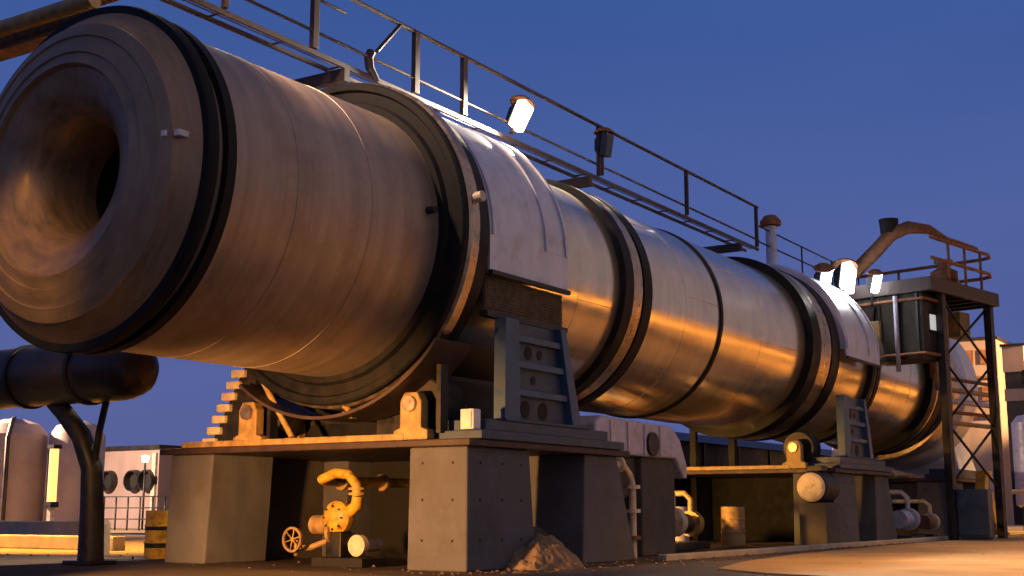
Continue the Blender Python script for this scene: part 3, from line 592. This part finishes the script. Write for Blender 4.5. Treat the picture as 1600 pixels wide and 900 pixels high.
# yellow pump under the near pier
pu = thing('pump', 'bright yellow pump with bent pipe and flanges in the dark opening under the near pier', 'pump', (16.4, -.3, 0))
MB().tube([(19.8, -.8, 1.38), (16.5, -.8, 1.38), (16.33, -.72, 1.40), (16.3, -.40, 1.50), (16.3, -.12, 1.47), (16.3, .05, 1.30), (16.3, .06, 1.12)], .085, 18).build('bent_pipe', 'yellow', pu)
for c_ in ((16.9, -.8, 1.38), (18.0, -.8, 1.38)): MB().lathe([(0, .085), (0, .15), (.06, .15), (.06, .085)], c_, 't', 20, True).build('pipe_flange', 'ochre', pu)
for z_ in (1.14, 1.22): MB().lathe([(0, .085), (0, .145), (.04, .145), (.04, .085)], (16.3, .06, z_), 'z', 20, True).build('pipe_flange', 'ochre', pu)
MB().lathe([(-.03, .10), (-.03, .17), (.03, .17), (.03, .10)], (16.3, -.44, .53), 'l', 20, True).build('pipe_flange', 'ochre', pu)
MB().lathe([(-.14, 0), (-.14, .12), (-.10, .22), (-.04, .27), (.06, .27), (.12, .22), (.14, .12), (.30, .10), (.30, 0)], (16.3, -.34, .78), 't', 28).build('pump_casing', 'yellow', pu)
MB().tube([(16.32, -.12, .86), (16.32, .04, .98), (16.31, .06, 1.12)], [.10, .10, .09], 16).build('discharge_neck', 'yellow', pu)
MB().box((16.2, 16.5), (-.5, -.18), (.142, .56)).build('pedestal', 'dark_steel', pu, .02)
for k in range(8):
    a = k * math.pi / 4; bolts(MB(), [(16.155, -.34 + .185 * math.cos(a), .78 + .185 * math.sin(a))], 't', .02, .02).build('casing_bolt', 'dark_steel', pu)
MB().lathe([(-.06, 0), (-.06, .17), (.06, .17), (.06, .1), (.5, .1), (.5, 0)], (16.25, .15, .34), 't', 24).build('flange', 'cream', pu)
MB().tube([(16.6, .15, .34), (16.6, -.2, .40), (16.35, -.42, .52)], .09, 12).build('suction_pipe', 'yellow', pu)
MB().tube([(16.3, -.42, .66), (16.45, -.6, .66)], .06, 10).build('shaft', 'ochre', pu)
MB().tube([(16.3, -1.22, .28), (16.5, -1.1, .28), (16.6, -.8, .4)], .05, 10).build('drain_pipe', 'ochre', pu)
MB().box((16.1, 16.7), (-.7, .35), (0.004, .14)).build('base', 'black', pu)
MB().lathe([(-.25, 0), (-.25, .16), (.25, .16), (.25, 0)], (16.55, -.8, .66), 'l', 20).build('motor', 'ochre', pu)
MB().lathe([(-.02, .17), (-.02, .21), (.02, .21), (.02, .17)], (16.2, -1.22, .42), 't', 20, True).build('handwheel', 'ochre', pu)
for k in range(3):
    a = k * math.pi / 3 + .3; MB().tube([(16.2, -1.22 + .18 * math.cos(a), .42 + .18 * math.sin(a)), (16.2, -1.22 - .18 * math.cos(a), .42 - .18 * math.sin(a))], .014, 8).build('wheel_spoke', 'ochre', pu)
MB().tube([(16.3, -1.22, .15), (16.3, -1.22, .45)], .04, 8).build('valve_stem', 'ochre', pu)
# rubble heap in front of the pier recess
from mathutils import noise as mnoise
hp = thing('rubble_heap', 'brown heap of rubble against the side of the near pier', 'rubble heap', (17.6, 2.85, 0))
seg = 72; ringn = 22; vs = []; fs = []
for i in range(ringn + 1):
    q = i / ringn
    for k in range(seg):
        a = 2 * math.pi * k / seg; ca, sa = math.cos(a), math.sin(a)
        rad = (1 - q) * (1.0 + .25 * mnoise.noise((ca * 1.3, sa * 1.3, 3)))
        x, y = rad * ca * .95, rad * sa * .55
        n_ = mnoise.fractal((x * 5, y * 5, 1.7), .9, 2.1, 5) * .07 + abs(mnoise.noise((x * 9, y * 9, 8))) * .05
        vs.append((17.6 + x, 2.78 + y, max(.004, .5 * (1 - (1 - q) ** 1.5) + (n_ if 0 < i < ringn else (n_ if i else 0)))))
for i in range(ringn):
    for k in range(seg):
        k2 = (k + 1) % seg; fs.append((i * seg + k, i * seg + k2, (i + 1) * seg + k2, (i + 1) * seg + k))
MB().add(vs, fs, False).build('heap', 'stone', hp)
def pebble(mb, t, l, r, rng):
    vs = []; o = [(0, 0, 1), (1, 0, .15), (0, 1, .1), (-1, 0, .2), (0, -1, .12), (0, 0, -.4)]
    for v in o: vs.append((t + v[0] * r * rng.uniform(.7, 1.2), l + v[1] * r * rng.uniform(.7, 1.2), max(.0, r * .35 + v[2] * r * rng.uniform(.5, .9))))
    mb.add(vs, [(0, 1, 2), (0, 2, 3), (0, 3, 4), (0, 4, 1), (5, 2, 1), (5, 3, 2), (5, 4, 3), (5, 1, 4)])
gm = MB(); rg_ = random.Random(11)
for i in range(1500):
    t = rg_.uniform(14.5, 44); l = rg_.gauss(3.1, .5) if rg_.random() < .6 else rg_.uniform(-10, 8)
    pebble(gm, t, l, rg_.choice((.015, .02, .03, .045)), rg_)
pe = gm.build('loose_grit', 'stone'); pe['kind'] = 'stuff'; pe['label'] = 'loose grit and pebbles scattered on the ground around the piers'; pe['category'] = 'grit'
# gearbox with pale guard right of the near pier
gx = thing('drive_gearbox', 'drive gearbox under a pale grey rounded cover, right of the near pier', 'gearbox', (22.8, 1.6, 0))
MB().prism([(20.95, 1.95), (24.4, 1.95), (24.75, 1.55), (24.92, 1.55), (24.9, 1.85), (24.6, 2.35), (24.2, 2.60), (21.2, 2.66), (20.95, 2.5)], 'l', 1.0, 1.9).build('cover', 'lilac', gx, .04)
MB().box((23.0, 24.5), (.9, 1.8), (0, 1.945)).build('stand', 'concrete_dirty', gx, .03)
MB().prism([(21.1, 1.945), (21.1, 1.45), (22.3, 1.05), (22.95, 1.3), (22.95, 1.945)], 'l', 1.05, 1.7).build('gear_case', 'dark_steel', gx, .03)
for x in (21.5, 22.2, 22.9, 23.6): MB().box((x, x + .07), (1.9, 1.93), (1.98, 2.58)).build('cover_rib', 'lilac', gx)
MB().lathe([(1.90, 0), (1.90, .24), (1.96, .24), (1.96, 0)], (23.25, 0, 2.2), 'l', 24).build('cover_port', 'dark_steel', gx)
vpz = thing('riser_pipe', 'slim riser pipe, cream as if lit, with flanges between the near pier and the gearbox stand', 'pipe', (22.1, 2.1, 0))
MB().tube([(22.1, 2.05, .0), (22.1, 2.05, 1.35), (22.0, 2.05, 1.55), (21.75, 2.05, 1.72), (21.1, 2.05, 1.76)], .07, 14).build('pipe', 'cream', vpz)  # bright cream stands in for lamplight on the pipe
for z in (.35, .85, 1.3): MB().lathe([(0, .07), (0, .15), (.07, .15), (.07, .07)], (22.1, 2.05, z), 'z', 18, True).build('flange', 'rust' if z < .5 else 'cream', vpz)
MB().lathe([(0, .07), (0, .15), (.07, .15), (.07, .07)], (21.5, 2.05, 1.75), 't', 18, True).build('flange', 'cream', vpz)

# motor with pale round end by the middle pier
mo = thing('electric_motor', 'electric motor with a round pale tan end cover before the middle pier', 'motor', (31.2, 2.4, 0))
MB().lathe([(0, 0), (0, .34), (.04, .39), (.12, .40), (1.0, .40), (1.05, .33), (1.05, 0)], (31.0, 2.4, 1.46), 't', 32).build('body', 'dark_steel', mo)
MB().lathe([(-.05, 0), (-.05, .30), (-.01, .36), (.02, .36)], (31.0, 2.4, 1.46), 't', 32).build('end_cover', 'cream', mo)
MB().box((31.05, 32.0), (2.05, 2.75), (0, 1.08)).build('stand', 'concrete_dirty', mo, .02)
MB().box((31.3, 31.7), (2.2, 2.6), (1.855, 2.0)).build('terminal_box', 'dark_steel', mo, .02)

# yellow A-frame at the far pier
af = thing('trestle', 'yellow A-shaped trestle standing beside the farthest pier', 'trestle', (45.5, 3.3, 0))
for t_ in (43.6, 44.2):
    pass
MB().hexa([(44.0, 3.2, 0.06), (44.45, 3.2, 0.06), (44.45, 3.5, 0.06), (44.0, 3.5, 0.06)], [(44.75, 3.2, 1.95), (45.2, 3.2, 1.95), (45.2, 3.5, 1.95), (44.75, 3.5, 1.95)]).build('leg', 'yellow', af, .02)
MB().hexa([(46.1, 3.2, 0.06), (46.7, 3.2, 0.06), (46.7, 3.5, 0.06), (46.1, 3.5, 0.06)], [(45.2, 3.2, 1.5), (45.7, 3.2, 1.5), (45.7, 3.5, 1.5), (45.2, 3.5, 1.5)]).build('leg', 'yellow', af, .02)
MB().box((44.75, 45.7), (3.18, 3.52), (1.955, 2.2)).build('crossbar', 'yellow', af, .02)

# machinery between the piers: small pump skids, drums, pipes
def skid(t, l, lab, s=1.0, m1='ochre', m2='cream'):
    k = thing('pump_skid', lab, 'pump skid', (t, l, 0), 'small machines between the piers')
    MB().box((t - .7 * s, t + .7 * s), (l - .4 * s, l + .4 * s), (.004, .16)).build('base', 'dark_steel', k, .02)
    MB().lathe([(-.45 * s, 0), (-.45 * s, .24 * s), (.2 * s, .24 * s), (.26 * s, .17 * s), (.26 * s, 0)], (t, l, .48 * s + .1), 't', 24).build('motor', m1, k)
    MB().lathe([(-.12 * s, 0), (-.12 * s, .3 * s), (.12 * s, .3 * s), (.12 * s, 0)], (t + .5 * s, l, .48 * s + .1), 't', 24).build('casing', m2, k)
    MB().tube([(t + .5 * s, l, .7 * s), (t + .5 * s, l, 1.15 * s), (t + .6 * s, l - .2, 1.3 * s), (t + .6 * s, l - 1.2, 1.3 * s)], .07 * s, 12).build('pipe', m2, k)
skid(26.3, .6, 'cream and ochre pump skid just past the gearbox stand', 1.1)
skid(28.2, .2, 'dark pump skid with ochre casing in front of the middle pier', 1.0, 'dark_steel', 'ochre')
skid(38.8, 2.4, 'low grey pump skid right of the middle pier', 1.1, 'lilac', 'lilac')
skid(41.0, 2.5, 'rusty pump skid left of the yellow trestle', .9, 'rust', 'cream')
skid(49.5, 4.4, 'ochre pump skid right of the yellow trestle', 1.2, 'ochre', 'cream')
skid(54.0, 4.6, 'cream pump skid at the far right beyond the inlet hood', 1.3, 'rust', 'cream')
for i, (t, l, m_, lab) in enumerate(((29.6, .9, 'ochre', 'dull ochre drum in front of the dark opening of the middle pier'), (30.3, -1.2, 'rust', 'rusty drum deep in front of the middle pier opening'), (29.2, -.4, 'lilac', 'grey drum beside the dull ochre drum at the middle pier'), (47.6, 4.9, 'rust', 'rusty drum right of the yellow trestle'), (52.0, 5.0, 'yellow', 'yellow drum at the far right past the trestle'))):
    d_ = thing('drum', lab, 'drum', (t, l, 0), 'drums between the piers')
    MB().lathe([(0, 0), (0, .29), (.29, .29), (.30, .305), (.33, .305), (.34, .29), (.6, .29), (.61, .305), (.64, .305), (.65, .29), (.92, .29), (.92, .26), (.90, .25), (.90, 0)], (t, l, .06), 'z', 28).build('drum_body', m_, d_)
    MB().lathe([(0, 0), (0, .04), (.03, .04), (.03, 0)], (t + .12, l, .962), 'z', 12).build('bung', 'dark_steel', d_)
for i, (t, l, h, m_, lab) in enumerate(((39.6, 4.3, 1.5, 'blue_dark', 'tall blue grey switch cabinet standing left of the platform columns'), (56.0, 4.9, 1.9, 'white', 'white switch cabinet at the far right edge'), (50.8, 5.2, 1.3, 'blue', 'small blue switch cabinet right of the yellow trestle'))):
    c_ = thing('switch_cabinet', lab, 'cabinet', (t, l, 0), 'switch cabinets by the apron')
    MB().box((t - .3, t + .3), (l - .45, l + .45), (.1, h)).build('cabinet_body', m_, c_, .02)
    MB().box((t - .27, t + .27), (l - .40, l + .40), (0.02, .1)).build('plinth', 'concrete_dirty', c_)
    MB().box((t - .317, t - .302), (l - .4, l + .4), (.18, h - .08)).build('door', m_, c_, .005)
    MB().box((t - .34, t - .318), (l - .32, l - .28), (h * .5, h * .5 + .16)).build('handle', 'dark_steel', c_)
pr_ = thing('pipe_rack', 'low brown pipe rack running behind the kiln between the piers', 'pipe rack', (28, -4.5, 0))
for l, z, r_ in ((-4.2, 1.75, .14), (-4.55, 1.75, .1), (-4.4, 1.15, .12)): MB().tube([(21.5, l, z), (60, l, z)], r_, 12).build('pipe', 'ochre' if r_ > .12 else 'rust', pr_)
for t in range(22, 60, 4): MB().box((t, t + .12), (-4.8, -4.0), (0, .95)).box((t, t + .12), (-4.8, -4.0), (1.3, 1.6)).box((t, t + .12), (-4.8, -4.7), (.95, 1.3)).build('rack_post', 'rust', pr_)

# handling duct column and pipes at the far right
for i, (t, l, h, lab) in enumerate(((58.5, 2.4, 4.6, 'tall pale cylinder vessel nearest the inlet hood'), (61.5, 3.6, 3.6, 'shorter pale cylinder vessel at the right edge'))):
    ve = thing('vessel', lab, 'vessel', (t, l, 0), 'vessels past the inlet hood')
    MB().lathe([(.9, .35), (1.1, .75), (h, .75), (h + .3, .5), (h + .36, 0)], (t, l, 0), 'z', 32).build('vessel_wall', 'lilac', ve)
    for a in range(4): MB().box((t + .55 * math.cos(a * 1.571 + .78) - .06, t + .55 * math.cos(a * 1.571 + .78) + .06), (l + .55 * math.sin(a * 1.571 + .78) - .06, l + .55 * math.sin(a * 1.571 + .78) + .06), (0, 1.25)).build('leg', 'dark_steel', ve)
    MB().tube([(t, l, h + .3), (t, l, h + .8), (t + .5, l, h + 1.1), (t + 4, l, h + 1.1)], .12, 12).build('pipe', 'dark_steel', ve)

# preheater blocks beyond the hood
ba = thing('tower_building', 'tan upper tower building lit orange, right behind the inlet hood', 'building', (83, -5.2, 0))
MB().box((83, 88), (-6.4, -3.9), (0, 11.4)).build('wall', 'clad', ba)
MB().box((82.85, 88.1), (-6.5, -3.8), (11.402, 11.6)).build('roof', 'dark_steel', ba)
for z in (9.9, 7.6): MB().box((82.9, 82.99), (-5.9, -5.3), (z, z + .9)).box((82.9, 82.99), (-4.9, -4.3), (z, z + .9)).build('window', 'rust', ba)
for z in (6.6, 9.0): MB().box((82.8, 82.995), (-6.4, -3.9), (z, z + .15)).build('cornice', 'rust', ba)
bb = thing('lift_tower', 'narrow lift tower with lit orange top storey at the right edge', 'building', (79, -2.3, 0))
MB().box((79, 81), (-2.7, -1.6), (0, 7.2)).build('shaft', 'dark_steel', bb)
MB().box((78.9, 81.1), (-2.75, -1.55), (8.9, 10.4)).build('top_storey', 'clad', bb)
MB().box((79, 81), (-2.7, -1.6), (7.9, 8.898)).build('shaft', 'dark_steel', bb)
MB().box((78.9, 81.1), (-2.75, -1.0), (7.2, 7.898)).build('top_storey', 'clad', bb)
MB().box((78.8, 81.2), (-2.85, -1.45), (10.402, 10.55)).build('roof', 'dark_steel', bb)
MB().tube([(78.5, -1.6, 8.5), (78.5, 6, 8.5)], .45, 14).build('bridge_pipe', 'dark_steel', bb)

# yard lamps and clutter in the left distance
for i, (t, l, h, lab) in enumerate(((41.5, -33.5, 3.1, 'small lit lamp on a thin post in front of the pink building'), (52, -30.5, 3.6, 'small lit lamp on a thin post under the kiln, left of the near pier'), (60, -40, 4.6, 'small lit lamp on a thin post above the pink building roof'))):
    pl = thing('post_lamp', lab, 'lamp', (t, l, 0), 'small post lamps in the left distance')
    MB().tube([(t, l, 0), (t, l, h)], .05, 8).build('post', 'dark_steel', pl)
    MB().lathe([(0, 0), (0, .14), (.3, .2), (.34, 0)], (t, l, h), 'z', 16).build('lamp_head', emit('lamp_small', (1.0, .62, .25), 6), pl)
fe = thing('yard_fence', 'dark wire fence across the yard before the pink building', 'fence', (40, -34, 0))
for k in range(14): MB().tube([(40, -40 + k * .8, 0), (40, -40 + k * .8, 1.5)], .04, 6).build('post', 'dark_steel', fe)
for z in (.5, 1.0, 1.5): MB().tube([(40, -40, z), (40, -29.6, z)], .03, 6).build('rail', 'dark_steel', fe)
for i, (t, l, s_, lab) in enumerate(((33, -20.8, 1.1, 'rusty open skip standing in the yard left of the near pier'),)):
    k = thing('skip', lab, 'skip', (t, l, 0))
    MB().hexa([(t, l - .9, .1), (t + 1.5, l - .9, .1), (t + 1.5, l + .9, .1), (t, l + .9, .1)], [(t - .2, l - 1.3, s_), (t + 1.7, l - 1.3, s_), (t + 1.7, l + 1.3, s_), (t - .2, l + 1.3, s_)]).build('skip_body', 'rust', k, .02)
    MB().box((t - .25, t - .19), (l - 1.32, l + 1.32), (s_ - .12, s_)).build('lip', 'dark_steel', k)
# ladder and pipe on the big tank
# distant sheds along the horizon
for i, (t, l0, l1, h, lab) in enumerate(((70, -70, -48, 3.2, 'long low shed on the horizon left of the pink building'), (95, -52, -30, 4.2, 'low grey shed on the horizon under the near end of the kiln'), (120, -26, 2, 4.5, 'long dark shed on the horizon behind the inlet hood'), (130, 6, 60, 4.5, 'long shed on the horizon at the right edge'))):
    s_ = thing('shed', lab, 'shed', (t, (l0 + l1) / 2, 0), 'sheds on the horizon')
    MB().box((t, t + 12), (l0, l1), (0, h)).build('wall', 'clad', s_)
    MB().prism([(t - .3, h + .002), (t + 12.3, h + .002), (t + 6, h + 1.5)], 'l', l0 - .3, l1 + .3).build('roof', 'dark_steel', s_)

# ------------------------------------------------------------------ SODIUM YARD LAMPS (poles outside the frame)
def yard_lamp(t, l, h, energy, aim, lab, spot=R(110), color=(1.0, .47, .07), blend=.5):
    y = thing('yard_lamp', lab, 'lamp post', (t, l, 0), 'sodium yard lamps')
    MB().tube([(t, l, 0), (t, l, h)], [.12, .07], 12).build('pole', 'dark_steel', y)
    p = K(t, l, h); tg = K(*aim); d = Vector(aim) - Vector((t, l, h)); d.normalize()
    hb = Vector((t, l, h)) + d * .15
    MB().tube([Vector((t, l, h)) - d * .1, hb, hb + d * .2], [.12, .22, .26], 16).build('lamp_head', 'dark_steel', y)
    MB().tube([hb + d * .2, hb + d * .21], [.23, .22], 16).build('lens', 'lamp_sodium', y)
    ld = bpy.data.lights.new('lamp_bulb', 'SPOT'); ld.energy = energy; ld.color = color; ld.spot_size = spot; ld.spot_blend = blend; ld.shadow_soft_size = .2
    lo = bpy.data.objects.new('lamp_bulb', ld); COL.objects.link(lo)
    lo.location = K(*(hb + d * .3)); lo.rotation_euler = (tg - p).to_track_quat('-Z', 'Y').to_euler()
yard_lamp(3.0, 3.0, 6.5, 2800, (10.5, -1.1, 3.6), 'narrow sodium yard lamp shining into the open kiln mouth', R(24), blend=1)
yard_lamp(7.4, .9, 1.7, 8200, (15.75, .1, .35), 'sodium work lamp on a short post in front of the near pier', R(58), color=(1, .43, .12), blend=.6)
yard_lamp(34, 13, 10, 9500, (34, 12.0, 0), 'sodium yard lamp over the middle stretch of the apron edge', R(95), color=(1, .44, .06), blend=.6)
yard_lamp(22.5, 11.5, 9, 12000, (22.5, 10.5, 0), 'sodium yard lamp over the near corner of the concrete apron', R(95), color=(1, .44, .06), blend=.8)
yard_lamp(60, 13, 11, 40000, (60, 10, 0), 'sodium yard lamp beyond the inlet hood on the right', R(120), color=(1, .44, .06))
yard_lamp(75, 36, 12, 222750, (75, 36, 0), 'unseen sodium yard lamp added in the middle of the concrete apron', R(135))  # added unseen lamps, four in all, for the ground mirrored in the far shell
yard_lamp(110, 26, 12, 283500, (110, 26, 0), 'unseen sodium yard lamp added at the far end of the apron', R(140))
yard_lamp(130, 60, 14, 445500, (130, 60, 0), 'unseen sodium yard lamp added at the far corner of the apron', R(145))
yard_lamp(85, 80, 14, 324000, (85, 80, 0), 'unseen sodium yard lamp added at the far side of the apron', R(145))
yard_lamp(17.5, -13.4, 9, 24000, (24, -12, 0), 'sodium yard lamp over the yard on the left', R(92), blend=.5)
yard_lamp(18.3, -13.8, 8.4, 9000, (15.8, -2.3, 2.6), 'unseen narrow sodium lamp added to light the finned cooler', R(18), blend=.6)  # added spot, only brightens the cream fins
yard_lamp(27, -36, 8, 40000, (36, -32, 1), 'unseen sodium yard lamp added to light the two pale tanks', R(120), color=(1, .66, .45), blend=.7)  # added lamp out of view, brightens the tanks and building
yard_lamp(24.6, -2, 1.7, 3200, (31.5, .2, .7), 'hidden sodium work lamp added behind the near pier to light the middle pier', R(54), color=(1, .46, .1), blend=.6)  # added out of sight for warm highlights at the middle pier
yard_lamp(78, 11, 12, 90000, (83, -5, 9.4), 'unseen sodium yard lamp added to light the tower building', R(34), color=(1.0, .55, .2))  # added lamp out of view, brightens the tower wall
